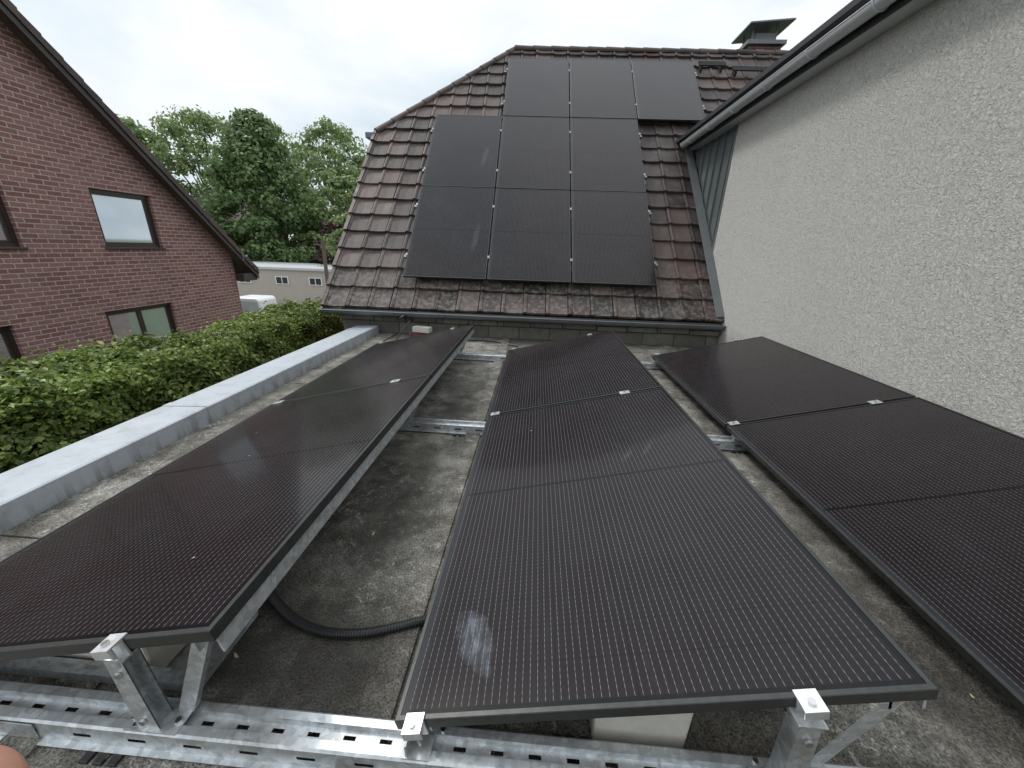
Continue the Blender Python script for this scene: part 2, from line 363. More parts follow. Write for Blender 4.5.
def caps(name,a,b,step,rad,parent):
    a=Vector(a);b=Vector(b);t=(b-a);Lh=t.length;t.normalize();side=t.cross(Vector((0,0,1))).normalized();up=side.cross(t)
    mb=MB();s=0
    while s<Lh:
        n=8;e=min(s+step+.05,Lh+.02)
        base=len(mb.v)
        for (ss,rr) in ((s,rad*1.12),(s+.03,rad*1.12),(e,rad*.95)):
            for i in range(n+1):
                w=math.pi*(-.12+1.24*i/n);mb.v.append(tuple(a+t*ss+side*math.cos(w)*rr+up*math.sin(w)*rr*.75))
        for q in range(2):
            for i in range(n):
                mb.f.append((base+q*(n+1)+i,base+q*(n+1)+i+1,base+(q+1)*(n+1)+i+1,base+(q+1)*(n+1)+i));mb.m.append(0)
        mb.f.append(tuple(base+i for i in range(n+1)));mb.m.append(0)
        s+=step
    mb.obj(name,[m_tile],parent)
caps('ridge_caps',P(UH,VR,.0),P(9,VR,.0),.36,.085,hs)
caps('hip_caps',P(0,VH,.0),P(UH,VR,.0),.36,.075,hs)
mb=MB();a=P(-.02,VH-.02,.0);mb.box((a.x-.14,a.y-.1,a.z-.1),(a.x+.03,back(a).y,a.z-.01));mb.obj('hip_gutter',[m_zincd],hs,bevel=.01)
def gutter(name,a,b,rad,mat,parent,side):
    a=Vector(a);b=Vector(b);side=Vector(side).normalized();mb=MB();n=12
    for rr in (rad,rad-.004):
        for e in (a,b):
            for i in range(n+1):
                w=math.pi+math.pi*i/n;mb.v.append(tuple(e+side*math.cos(w)*rr+Vector((0,0,1))*math.sin(w)*rr))
    for q in (0,2):
        for i in range(n):
            mb.f.append((q*(n+1)+i,q*(n+1)+i+1,(q+1)*(n+1)+i+1,(q+1)*(n+1)+i));mb.m.append(0)
    for e in (a,b):
        mb.poly([tuple(e+side*math.cos(math.pi+math.pi*i/n)*rad+Vector((0,0,1))*math.sin(math.pi+math.pi*i/n)*rad) for i in range(n+1)])
    mb.tube([a+side*-rad,b+side*-rad],.009,8);mb.tube([a+side*rad,b+side*rad],.006,8)
    L=(b-a).length;k=int(L/.7)
    for i in range(k+1):
        c=a+(b-a)*((i+.5)/(k+1))
        pts=[c+side*math.cos(math.pi+math.pi*j/10)*(rad+.004)+Vector((0,0,1))*math.sin(math.pi+math.pi*j/10)*(rad+.004) for j in range(11)]
        mb.tube(pts,.007,6)
    mb.obj(name,[mat],parent)
ga=P(-.02,-.05,0);gb=P(5.36,-.05,0)
gutter('eave_gutter',(ga.x,ga.y-.03,ga.z-.005),(gb.x-.02,gb.y-.03,gb.z-.02),.062,m_zincd,hs,(0,1,0))
mb=MB();mb.box((3.92,9.52,4.2),(4.54,10.1,5.10));mb.obj('chimney_stack',[m_brickx],hs)
mb=MB();mb.box((3.86,9.46,5.10),(4.60,10.16,5.17));mb.box((3.80,9.42,4.93),(4.2,9.5,4.98))
for (a,b) in ((3.98,9.6),(4.42,9.6),(3.98,9.98),(4.42,9.98)):mb.box((a,b,5.17),(a+.03,b+.03,5.42))
mb.prism([(-.18,5.18),(.18,5.18),(.20,5.33),(-.20,5.33)],'y',9.60,10.0,M=Matrix.Translation((4.24,0,0)))
Mc=Matrix.Translation((4.24,9.8,5.42))@Matrix.Rotation(math.radians(-4),4,'Y')
mb.prism([(-.41,0),(.41,0),(.41,.03),(-.41,.03)],'y',-.40,.40,M=Mc)
mb.obj('chimney_cowl',[m_zincd],hs,bevel=.006)
mb=MB()
for (u0,u1,v0) in ((5.75,6.25,5.52),(6.35,7.0,5.38)):
    for k in range(4):mb.box((u0,v0+k*.035,.12),(u1,v0+k*.035+.014,.145),M=RM)
    for a in (u0+.05,u1-.08):mb.box((a,v0-.02,.02),(a+.03,v0+.14,.12),M=RM)
mb.obj('roof_step',[m_dark],hs)
mb=MB();mb.poly([P(5.24,.02,.045),P(5.36,.02,.06),P(5.36,3.3,.06),P(5.24,3.3,.045)]);mb.obj('lead_flashing',[m_zincd],hs)

# ------------------------------------------------------------------ stucco building
sb=empty('stucco_building')
WX=2.48
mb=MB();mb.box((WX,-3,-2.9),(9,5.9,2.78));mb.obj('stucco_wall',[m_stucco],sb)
mb=MB();mb.box((WX+.012,5.9,-2.9),(9,9.0,2.775))
y=5.93
while y<8.4:
    mb.box((WX-.014,y,-.2),(WX+.012,y+.018,2.775));y+=.235
mb.obj('seamed_cladding',[m_clad],sb)
mb=MB();mb.box((WX-.006,5.86,.3),(WX+.03,5.915,2.772));mb.obj('corner_trim',[m_clad],sb)
mb=MB();mb.box((2.33,-3,2.782),(WX+.1,7.2,2.815));mb.obj('soffit',[m_gut],sb)
mb=MB();mb.box((2.315,-3,2.775),(2.329,7.2,2.92));mb.obj('fascia',[m_dark],sb)
gutter('gutter',(2.255,-3,2.87),(2.255,7.22,2.86),.058,m_gut,sb,(-1,0,0))
mb=MB();mb.prism([(2.20,2.925),(2.20,2.975),(7.5,5.3),(7.5,5.25)],'y',-3,8.6);mb.obj('roof',[m_dark],sb)

# ------------------------------------------------------------------ solar panels
def panel_mesh(name,glass):
    mb=MB();w,l,h,lip=PW,PL,.030,.011
    o=[(0,0),(w,0),(w,l),(0,l)];i=[(lip,lip),(w-lip,lip),(w-lip,l-lip),(lip,l-lip)];c=.0015
    oc=[(c,c),(w-c,c),(w-c,l-c),(c,l-c)]
    for k in range(4):
        j=(k+1)%4
        mb.poly([(*oc[k],0),(*oc[j],0),(*i[j],0),(*i[k],0)],1)
        mb.poly([(*o[k],-c),(*o[j],-c),(*oc[j],0),(*oc[k],0)],1)
        mb.poly([(*o[k],-h),(*o[j],-h),(*o[j],-c),(*o[k],-c)],1)
        mb.poly([(*i[k],0),(*i[j],0),(*i[j],-.0015),(*i[k],-.0015)],1)
        q=[(.028,.028),(w-.028,.028),(w-.028,l-.028),(.028,l-.028)]
        mb.poly([(*o[k],-h),(*q[k],-h),(*q[j],-h),(*o[j],-h)],1)
    mb.poly([(*p,-.0015) for p in i],0)
    mb.poly([(*p,-.007) for p in i][::-1],2)
    me=bpy.data.meshes.new(name);me.from_pydata(mb.v,[],mb.f)
    for m in (glass,m_frame,m_back):me.materials.append(m)
    me.polygons.foreach_set('material_index',mb.m);me.update();return me
pm=panel_mesh('solar_panel',m_glass);pms=panel_mesh('solar_panel_smeared',m_glass_s);pmr=panel_mesh('solar_panel_smudged',m_glass_r)
T=.2374;ct,st=math.cos(T),math.sin(T)
def addpanel(M,me):
    o=bpy.data.objects.new('solar_panel',me);COL.objects.link(o);o.matrix_world=M;return o
rowsd={'L':(-1.755,.533),'M':(-.278,.547),'R':(1.2927,.612)}
ZL=.132
def rowM(x0,y0):return Matrix(((ct,0,-st,x0),(0,1,0,y0),(st,0,ct,ZL),(0,0,0,1)))
for k,(x0,y0) in rowsd.items():
    for j in range(2):
        addpanel(rowM(x0,y0+j*(PL+PG)),pms if (k=='M' and j==0) else pm)
O=Vector((-1.8288,5.2401,.7825))
RP=Matrix(((U.x,V.x,N.x,O.x),(U.y,V.y,N.y,O.y),(U.z,V.z,N.z,O.z),(0,0,0,1)))
grid=[(i,j) for j in (0,1) for i in (0,1,2)]+[(i,2) for i in (1,2,3)]
for i,j in grid:
    addpanel(RP@Matrix.Translation((i*(PW+PG),j*(PL+PG),random.uniform(-.002,.002)))@Matrix.Rotation(random.uniform(-.003,.003),4,'X'),pmr if (i,j) in((0,1),(0,0)) else pm)
mb=MB()
def hexbolt(mb,M,r=.0075,h=.007,m=1):
    mb.prism([(r*math.cos(a*math.pi/3),r*math.sin(a*math.pi/3)) for a in range(6)],'z',0,h,m,M)
for j,(i0,i1) in enumerate(((0,3),(0,3),(1,4))):
    for f in (.22,.78):
        v=j*(PL+PG)+f*PL
        mb.box((i0*(PW+PG)-.055,v-.02,-.075),(i1*(PW+PG)+.035,v+.02,-.032),0,RP)
        for i in range(i0,i1+1):
            u=i*(PW+PG)-PG/2
            mb.box((u-.014,v-.022,.001),(u+.014,v+.022,.004),0,RP);mb.box((u-.008,v-.02,-.04),(u+.008,v+.02,.001),0,RP)
        for i in range(i0*2,i1*2+1):
            u=i*(PW+PG)/2;mb.box((u-.02,v-.10,-.115),(u+.02,v+.0,-.077),0,RP)
mb.obj('roof_mounting_rails',[m_dull,m_bolt])

# ------------------------------------------------------------------ flat roof mounting frame
mb=MB()
def crossrail(x0,x1,y0,zt=.066):
    L=x1-x0
    pr=[(y0-.014,.010),(y0,.010),(y0+.003,zt-.005),(y0+.008,zt),(y0+.026,zt),(y0+.028,zt-.018),(y0+.057,zt-.018),(y0+.059,zt),(y0+.077,zt),(y0+.082,zt-.005),(y0+.085,.010),(y0+.099,.010)]
    for i in range(len(pr)-1):
        a,b=pr[i],pr[i+1]
        if i==1 or i==9:
            d=Vector((0,b[0]-a[0],b[1]-a[1]));w=d.length
            mb.slotted((x0,a[0],a[1]),(1,0,0),d,L,w,.14,.045,.009,0)
        elif i==5:
            mb.slotted((x0,a[0],a[1]),(1,0,0),(0,1,0),L,b[0]-a[0],.09,.03,.009,0)
        else:
            mb.poly([(x0,*a),(x1,*a),(x1,*b),(x0,*b)],0)
    x=x0+.35
    while x<x1:
        for yy in (y0+.017,y0+.068):hexbolt(mb,Matrix.Translation((x,yy,zt)),.0065,.006)
        x+=.74
    for xs in (x0+.62,x0+2.3):
        mb.box((xs,y0-.003,.012),(xs+.22,y0-.0005,zt-.004));mb.box((xs,y0+.007,zt+.0008),(xs+.22,y0+.027,zt+.003))
crossrail(-2.0,2.42,.505);crossrail(-1.85,2.4,2.24);crossrail(-1.85,2.4,4.00)
for x0,x1 in ((-1.95,-.86),):
    mb.box((x0,.63,.012),(x1,.634,.095),0);mb.poly([(x0,.634,.014),(x1,.634,.014),(x1,.86,.014),(x0,.86,.014)]);mb.box((x0,.86,.012),(x1,.864,.095),0)
    mb.slotted((x0,.600,.096),(1,0,0),(0,1,0),x1-x0,.034,.07,.035,.010,0)
for (k,(x0,y0)) in rowsd.items():
    R=rowM(x0,y0)
    for ri in range(3):
        yr=(.535,2.282,4.045)[ri]
        if k=='R' and ri==0:yr=.56
        fx=x0+.055;mb.box((fx-.03,yr-.025,.067),(fx+.035,yr+.025,.071),0);mb.box((fx-.022,yr-.022,.071),(fx-.018,yr+.022,.108),0)
        hx=x0+.79*PW*ct;hz=ZL+.79*PW*st-.034*ct
        wy=.019
        for dy in (-wy,wy-.003):
            for q in (0,.003):
                mb.poly([(hx-.012,yr+dy+q,.068),(hx+.042,yr+dy+q,.068),(hx+.020,yr+dy+q,hz),(hx-.022,yr+dy+q,hz-.010)],0)
        for q in (0,.003):
            mb.poly([(hx-.012+q,yr-wy,.068),(hx-.012+q,yr+wy,.068),(hx-.022+q,yr+wy,hz-.010),(hx-.022+q,yr-wy,hz-.010)],0)
        mb.box((hx-.045,yr-.026,.0675),(hx+.085,yr+.026,.071),0)
        mb.box((hx-.028,yr-.022,hz-.006),(hx+.030,yr+.022,hz-.002),0)
        hexbolt(mb,Matrix.Translation((hx+.004,yr-wy-.001,hz-.05))@Matrix.Rotation(math.pi/2,4,'X'),.008,.006)
        hexbolt(mb,Matrix.Translation((hx+.012,yr-wy-.001,.10))@Matrix.Rotation(math.pi/2,4,'X'),.008,.006)
        for dx in (-.034,.072):hexbolt(mb,Matrix.Translation((hx+dx,yr,.071)),.008,.007)
        ex=x0+PW*ct-.05;ez=ZL+PW*st-.05
        mb.poly([(hx+.05,yr+.022,.071),(hx+.09,yr+.022,.071),(ex+.02,yr+.022,ez),(ex-.02,yr+.022,ez)],0)
        mb.poly([(hx+.09,yr+.022,.071),(hx+.09,yr+.040,.071),(ex+.02,yr+.040,ez),(ex+.02,yr+.022,ez)],0)
        for f in (.045,.79) if ri!=2 else (.06,.79):
            cx=f*PW
            if ri==1:
                cy=PL+PG/2;Mc=R@Matrix.Translation((cx,cy,0))
                mb.box((-.03,-.022,.001),(.03,.022,.005),2,Mc);mb.box((-.026,-.007,-.05),(.026,.007,.001),2,Mc);hexbolt(mb,Mc@Matrix.Translation((0,0,.005)),.008,.008)
            else:
                sg=-1 if ri==0 else 1;cy=0 if ri==0 else 2*PL+PG
                Mc=R@Matrix.Translation((cx,cy,0))
                a,b=sorted((-sg*.012,sg*.030));mb.box((-.022,a,.001),(.022,b,.005),2,Mc)
                a,b=sorted((sg*.001,sg*.005));mb.box((-.022,a,-.045),(.022,b,.001),2,Mc)
                a,b=sorted((sg*.026,sg*.030));mb.box((-.022,a,-.018),(.022,b,.001),2,Mc)
                mb.tube([Mc@Vector((0,sg*.015,-.06)),Mc@Vector((0,sg*.015,.005))],.004,8,1)
                hexbolt(mb,Mc@Matrix.Translation((0,sg*.014,.005)),.0075,.007)
    mb.prism([(PW-.075,-.032),(PW-.006,-.032),(PW-.006,-.075),(PW-.012,-.075),(PW-.012,-.038),(PW-.069,-.038),(PW-.069,-.07),(PW-.075,-.07)],'y',.01,2*PL+PG-.02,0,R)
    mb.prism([(.03,-.032),(.075,-.032),(.075,-.06),(.07,-.06),(.07,-.037),(.03,-.037)],'y',.01,2*PL+PG-.02,0,R)
mb.obj('solar_mounting_frame',[m_galv,m_bolt,m_alu])
mb=MB()
for xx in (-1.62,-1.02,-.5,.1,.7,1.3,1.9):
    for yy in (.545,2.28,4.04):
        for k in range(3):mb.box((xx+k*.035,yy-.075,.0),(xx+k*.035+.022,yy+.075,.0098),0)
mb.obj('rubber_protection_pads',[m_rubber],bevel=.002)
for (a,b) in (((.20,.61,.008),(.43,.84,.182)),((-1.42,.645,.016),(-1.00,.85,.150)),((.15,2.4,.008),(.4,2.62,.17)),((1.6,.64,.008),(1.85,.86,.17)),((-1.40,2.42,.008),(-1.0,2.62,.15))):
    m2=MB();m2.box(a,b);m2.obj('concrete_ballast_block',[m_conc],bevel=.008)
ctrl=[(-1.5,1.32,.03),(-1.15,1.15,.022),(-.9,.955,.02),(-.70,.84,.02),(-.52,.822,.02),(-.32,.885,.02),(-.08,1.0,.02),(.25,1.05,.02),(.5,.95,.02)]
def catmull(P,n):
    P=[Vector(p) for p in P];out=[]
    for i in range(len(P)-1):
        p0=P[max(i-1,0)];p1=P[i];p2=P[i+1];p3=P[min(i+2,len(P)-1)]
        for k in range(n):
            t=k/n;out.append(.5*((2*p1)+(p2-p0)*t+(2*p0-5*p1+4*p2-p3)*t*t+(3*p1-p0-3*p2+p3)*t**3))
    out.append(P[-1]);return out
pts=catmull(ctrl,90);mb=MB();mb.tube(pts,[.0160 if (i//2)%2 else .0128 for i in range(len(pts))],12);mb.obj('corrugated_conduit',[m_rubber])
mb=MB()
mb.tube(catmull([(-1.6,4.75,.26),(-1.75,4.6,.02),(-1.5,4.45,.012),(-1.2,4.6,.012),(-1.0,4.85,.012),(-.6,4.9,.012),(-.2,4.7,.012)],20),.009,8)
mb.tube(catmull([(-1.85,5.0,.24),(-1.8,4.9,.25),(-1.72,4.93,.30),(-1.66,5.02,.22)],12),.012,8)
mb.obj('loose_cable',[m_rubber])
for (x,y,z,r) in ((-1.55,4.95,.006,.1),(-1.5,4.93,.082,-.2),(-1.2,5.0,.006,.5),(2.2,4.75,.006,1.2)):
    m2=MB();m2.box((-.12,-.055,0),(.12,.055,.071));m2.obj('loose_brick',[m_conc if z>.05 else m_brickx],bevel=.004,M=Matrix.Translation((x,y,z+.006))@Matrix.Rotation(r,4,'Z'))
mb=MB()
for k in range(420):
    x=random.uniform(-2.1,2.4);y=random.uniform(.3,5.1);s=random.uniform(.003,.011)
    M0=Matrix.Translation((x,y,.013))@Matrix.Rotation(random.random()*6,4,'Z')@Matrix.Rotation(random.uniform(-.5,.5),4,'X')
    mb.poly([M0@Vector(p) for p in ((-s,-s*.4,0),(s,-s*.2,.002),(s*.8,s*.4,.003),(-s*.6,s*.5,0))],random.choice((0,0,0,1)))
Rl=rowM(*rowsd['L']);Rm=rowM(*rowsd['M'])
for (R,x,y) in ((Rl,.86,.24),(Rl,.5,.9),(Rl,.3,1.2),(Rm,.3,1.4)):
    s=.005;mb.poly([R@Vector((x+p[0]*s,y+p[1]*s,.001+p[2]*s)) for p in ((-1,-.5,0),(1,-.3,.3),(.8,.5,.4),(-.7,.6,0))],1)
mb.obj('dry_leaf_debris',[m_bark,Mat('yellowed_leaf',(.45,.38,.22),.8).m])

# ------------------------------------------------------------------ foliage
def leaves(name,pos,nrm,size,mat,parent=None,asp=.62):
    n=len(pos);pos=np.asarray(pos);nrm=np.asarray(nrm);nrm/=np.linalg.norm(nrm,axis=1)[:,None]+1e-9
    r=rng.normal(size=(n,3));a=np.cross(nrm,r);a/=np.linalg.norm(a,axis=1)[:,None]+1e-9;b=np.cross(nrm,a)
    sz=(size*rng.uniform(.6,1.3,n))[:,None]
    v=np.stack([pos-a*sz,pos-b*sz*asp+nrm*sz*.12,pos+a*sz,pos+b*sz*asp+nrm*sz*.12],1).reshape(-1,3)
    me=bpy.data.meshes.new(name);me.vertices.add(4*n);me.vertices.foreach_set('co',v.ravel());me.loops.add(4*n);me.loops.foreach_set('vertex_index',np.arange(4*n))
    me.polygons.add(n);me.polygons.foreach_set('loop_start',np.arange(n)*4);me.polygons.foreach_set('loop_total',np.full(n,4));me.update();me.validate()
    me.materials.append(mat);o=bpy.data.objects.new(name,me);COL.objects.link(o)
    if parent:o.parent=parent
    return o
hd=empty('clipped_hedge')
HX0,HX1,HY0,HY1,HZ=-4.42,-3.32,.9,8.6,.12
def hb(a,b):
    return .05*np.sin(a*2.1+b*1.3)+.035*np.sin(a*5.3-b*2.9+1)+.03*np.sin(a*11.7+b*7.1)
n=66000
y=rng.uniform(HY0,HY1,n);x=rng.uniform(HX0,HX1,n);rd=np.abs(rng.normal(0,.055,n))
edge=np.clip(np.minimum(x-HX0,HX1-x)/.25,0,1)
z=HZ+hb(y,x*2)-rd-.08*(1-edge)**2
shoot=rng.random(n)<.03;z=np.where(shoot,z+rng.uniform(.03,.11,n),z)
top=np.stack([x,y,z],1);nt=rng.normal(0,.65,(n,3))+np.array([0,0,1.])
n2=54000
y=rng.uniform(HY0,HY1,n2);z=HZ-(rng.random(n2)**1.3)*1.7;k=np.clip((HZ-z)/.25,0,1)
x=HX1+hb(y,z*2)-np.abs(rng.normal(0,.055,n2))-.08*(1-k)**2+.03
side=np.stack([x,y,z],1);ns=rng.normal(0,.65,(n2,3))+np.array([1.,0,.45])
n3=4000
e=np.stack([rng.uniform(HX0,HX1,n3),HY1+rng.normal(0,.05,n3),rng.uniform(-1.9,HZ,n3)],1)
leaves('hedge_leaves',np.concatenate([top,side,e]),np.concatenate([nt,ns,rng.normal(0,1,(n3,3))]),.025,m_hedge,hd)
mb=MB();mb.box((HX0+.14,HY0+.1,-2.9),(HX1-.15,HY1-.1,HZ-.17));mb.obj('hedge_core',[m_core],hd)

def tree(name,x,y,z0,h,rx,mat,kind='round',nc=150,per=90,ls=.16,base=.18,seed=1):
    r=np.random.default_rng(seed);rt=empty(name)
    mb=MB();th=h*.8;tr=.022*h
    pts=[(x+.15*math.sin(i*1.3),y+.1*math.cos(i),z0+th*i/7) for i in range(8)];mb.tube(pts,[tr*(1-.85*i/7)+.02 for i in range(8)],9)
    P=[];Nn=[]
    for c in range(nc):
        a=r.uniform(0,2*math.pi);t=r.uniform(0,1)
        if kind=='cone': prof=math.sin(min(1,(t*1.02))*math.pi*.94+.12)**.6*(1-.55*t)*1.25
        else: prof=math.sqrt(max(0,1-(2*t-1)**2))*(1+.25*math.sin(a*3+seed))
        rr=rx*prof*math.sqrt(r.uniform(.25,1.0))
        cz=z0+h*(base+(1-base)*t)
        C=np.array([x+rr*math.cos(a),y+rr*math.sin(a),cz-.05*h*(rr/rx)])
        if c<26:
            q=min(6,int(7*max(.1,t*.8)));s0=Vector(pts[q]);e0=Vector(C);mb.tube([s0,s0.lerp(e0,.5)+Vector((0,0,.04*h*.3)),e0],[tr*.4,tr*.22,.02],6)
        s=rx*r.uniform(.13,.24)
        k=int(per*r.uniform(.6,1.3))
        d=r.normal(size=(k,3));d/=np.linalg.norm(d,axis=1)[:,None];rad=s*r.uniform(.3,1.05,k)[:,None]
        P.append(C+d*rad*np.array([1.15,1.15,.75]));Nn.append(d+r.normal(0,.45,(k,3))+np.array([0,0,.3]))
    mb.obj('trunk_and_limbs',[m_bark],rt)
    leaves('crown_leaves',np.concatenate(P),np.concatenate(Nn),ls,mat,rt,.7)
G0=-2.9
tree('broad_tree',-24.3,35,G0,13.6,4.9,m_tree,'cone',340,100,.17,.10,3)
tree('broad_tree',-23.0,46,G0,15.9,5.4,m_tree2,'round',160,80,.2,.25,5)
tree('broad_tree',-38.5,47,G0,17.0,6.4,m_tree2,'round',160,70,.2,.3,8)
tree('broad_tree',-32.5,50,G0,17.4,4.8,m_tree2,'round',120,70,.2,.3,12)
tree('broad_tree',-44.5,44,G0,15.6,5.2,m_tree2,'round',120,70,.2,.3,15)
tree('broad_tree',-17.5,37,G0,9.6,3.3,m_tree2,'round',120,80,.17,.15,21)
tree('small_tree',-13.6,29,G0,6.0,2.2,m_tree2,'round',90,80,.12,.1,22)
tree('purple_tree',-16.0,31,G0,6.0,1.4,m_purple,'round',60,70,.11,.15,23)
P=[];Nn=[]
for c in range(320):
    X=rng.uniform(-70,-4);Y=58+rng.uniform(-3,3);Z=G0+rng.uniform(0,6.5)+1.5*math.sin(X*.35);k=45
    d=rng.normal(size=(k,3));d/=np.linalg.norm(d,axis=1)[:,None];P.append(np.array([X,Y,Z])+d*rng.uniform(.6,1.5));Nn.append(d)
leaves('distant_treeline',np.concatenate(P),np.concatenate(Nn),.35,m_tree2)
P=[];Nn=[]
for c in range(140):
    X=rng.uniform(-30,-9);Y=31.6+rng.uniform(-.4,.4);Z=G0+rng.uniform(0,3.4);k=60
    d=rng.normal(size=(k,3));d/=np.linalg.norm(d,axis=1)[:,None];P.append(np.array([X,Y,Z])+d*rng.uniform(.3,.55));Nn.append(d)
leaves('garden_shrubs',np.concatenate(P),np.concatenate(Nn),.13,m_tree)

# ------------------------------------------------------------------ brick house (left)
bh=empty('brick_house')
BX=-9.0
AY=6.3;AZ=5.49;sl2=.954
EY=11.74
wins=[(7.80,9.07,.93,2.05),(5.20,6.46,.93,2.05),(7.38,8.92,-1.5,-.34),(4.2,5.9,-1.5,-.34)]
def wallpoly(mb,x,holes,y0,y1,zf,zt):
    ys=sorted(set([y0,y1,AY]+[h[0] for h in holes]+[h[1] for h in holes]))
    for a,b in zip(ys[:-1],ys[1:]):
        hh=sorted([h for h in holes if h[0]<=a+1e-6 and h[1]>=b-1e-6],key=lambda h:h[2]);z=zf
        for h in hh:
            mb.poly([(x,a,z),(x,b,z),(x,b,h[2]),(x,a,h[2])]);z=h[3]
        mb.poly([(x,a,z),(x,b,z),(x,b,zt(b)),(x,a,zt(a))])
ztp=lambda y:AZ-.10-abs(y-AY)*sl2
mb=MB();wallpoly(mb,BX,wins,1.45,11.15,-2.9,ztp)
for (a,b,c,d) in wins:
    e=BX-.13
    mb.poly([(BX,a,c),(BX,b,c),(e,b,c),(e,a,c)]);mb.poly([(BX,a,d),(e,a,d),(e,b,d),(BX,b,d)])
    mb.poly([(BX,a,c),(e,a,c),(e,a,d),(BX,a,d)]);mb.poly([(BX,b,c),(BX,b,d),(e,b,d),(e,b,c)])
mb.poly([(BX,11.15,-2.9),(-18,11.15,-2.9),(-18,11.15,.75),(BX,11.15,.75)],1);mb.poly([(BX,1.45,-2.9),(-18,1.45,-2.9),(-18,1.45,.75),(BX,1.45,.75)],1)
mb.obj('brick_walls',[m_brick,m_brickx],bh)
mb=MB()
for (a,b,c,d) in wins:
    x0,x1=BX-.13,BX-.07;f=.06
    mb.box((x0,a,c),(x1,b,c+f));mb.box((x0,a,d-f),(x1,b,d));mb.box((x0,a,c+f),(x1,a+f,d-f));mb.box((x0,b-f,c+f),(x1,b,d-f))
    a2,b2,c2,d2=a+f,b-f,c+f,d-f
    mids=[(a2,b2)] if b-a<1.3 else [(a2,(a2+b2)/2-.002),((a2+b2)/2+.002,b2)]
    for (p,q) in mids:
        g=.045;xs0,xs1=x0+.005,x1-.015
        mb.box((xs0,p,c2),(xs1,q,c2+g));mb.box((xs0,p,d2-g),(xs1,q,d2));mb.box((xs0,p,c2+g),(xs1,p+g,d2-g));mb.box((xs0,q-g,c2+g),(xs1,q,d2-g))
        mb.poly([(x0+.02,p+g,c2+g),(x0+.02,q-g,c2+g),(x0+.02,q-g,d2-g),(x0+.02,p+g,d2-g)],1)
    mb.box((BX-.07,a-.03,c-.035),(BX+.035,b+.03,c-.002),2)
mb.obj('windows',[m_winframe,m_win,m_fascia],bh)
mb=MB()
for s in (1,-1):
    yA,yE=AY,AY+s*(EY-AY)
    for (x0,x1,th,m,dz) in ((-18.3,-8.74,.14,0,0),(-8.738,-8.70,.24,1,-.015)):
        q=[(x0,yA,AZ+dz+.02),(x0,yE,AZ-abs(yE-AY)*sl2+dz+.02),(x0,yE,AZ-abs(yE-AY)*sl2+dz-th),(x0,yA,AZ+dz-th)]
        q2=[(x1,*p[1:]) for p in q];mb.poly(q,m);mb.poly(q2,m)
        for i in range(4):
            j=(i+1)%4;mb.poly([q[i],q[j],q2[j],q2[i]],m)
    L=math.hypot(EY-AY,(EY-AY)*sl2);k=int(L/.34);
    for i in range(k):
        f0,f1=i/k,(i+1)/k
        ya=yA+(yE-yA)*f0;yb=yA+(yE-yA)*f1;za=AZ-abs(ya-AY)*sl2;zb=AZ-abs(yb-AY)*sl2
        mb.poly([(-8.67,ya,za+.035),(-8.67,yb,zb+.065),(-8.67,yb,zb-.11),(-8.67,ya,za-.12)],0)
        mb.poly([(-8.67,ya,za+.035),(-8.67,yb,zb+.065),(-9.2,yb,zb+.065),(-9.2,ya,za+.035)],0)
        mb.poly([(-8.67,yb,zb+.065),(-9.2,yb,zb+.065),(-9.2,yb,zb+.02),(-8.67,yb,zb-.11)],0)
mb.box((-18,EY-.05,.18),(-8.72,EY+.10,.28),2)
mb.box((-9.2,11.16,.0),(-8.75,11.72,.22),1)
mb.obj('roof',[m_tile,m_fascia,m_zinc],bh)
mb=MB();mb.tube([(-8.95,11.2,.7),(-8.55,11.2,.72)],.012,6);mb.tube([(-8.6,11.1,.6),(-8.6,11.1,.85)],.008,6);mb.obj('wall_bracket',[m_zinc],bh)

# ------------------------------------------------------------------ background buildings
gr=empty('garage_row')
mb=MB();mb.box((-26,25,-2.9),(-6,31,-.62));mb.obj('walls',[m_beige],gr)
mb=MB();mb.box((-26.1,24.9,-.62),(-5.9,31.1,-.47));mb.obj('roof_edge',[m_gut],gr)
mb=MB()
for x in (-17.4,-15.1,-12.8,-10.5,-20,-22.4):
    mb.box((x,24.95,-1.55),(x+.9,24.995,-1.05),0);mb.poly([(x+.07,24.945,-1.5),(x+.42,24.945,-1.5),(x+.42,24.945,-1.1),(x+.07,24.945,-1.1)],1);mb.poly([(x+.48,24.945,-1.5),(x+.83,24.945,-1.5),(x+.83,24.945,-1.1),(x+.48,24.945,-1.1)],1)
mb.obj('small_windows',[m_white,m_dark],gr)
nh=empty('neighbour_house')
mb=MB();mb.box((-42,38,-2.9),(-31,47,1.0));mb.obj('walls',[m_brickx],nh)
mb=MB();mb.prism([(37.5,.8),(42.5,5.4),(47.5,.8)],'x',-42.5,-30.6);mb.obj('roof',[m_tile],nh)
cv=empty('box_trailer')
mb=MB()
mb.prism([(-12.25,-2.4),(-11.05,-2.4),(-11.05,-1.12),(-11.15,-1.02),(-12.15,-1.02),(-12.25,-1.12)],'y',14.6,15.7);mb.obj('body',[m_white],cv,bevel=.04)
mb=MB();mb.box((-12.2,14.585,-2.3),(-11.66,14.598,-1.14));mb.box((-11.64,14.585,-2.3),(-11.1,14.598,-1.14));mb.box((-12.26,14.6,-2.48),(-11.04,15.7,-2.402));mb.box((-11.70,13.6,-2.47),(-11.60,14.6,-2.41));mb.obj('doors_and_chassis',[m_gut],cv)
mb=MB()
for x in (-12.45,-11.03):
    mb.tube([(x,15.2,-2.6),(x+.18,15.2,-2.6)],.29,20)
mb.obj('wheels',[m_rubber],cv)
mb=MB();mb.tube([(-12.75,23,-2.9),(-12.72,23,1.35)],[.13,.09],10);mb.box((-13.3,22.95,1.0),(-12.2,23.05,1.08));mb.obj('utility_pole',[m_bark])

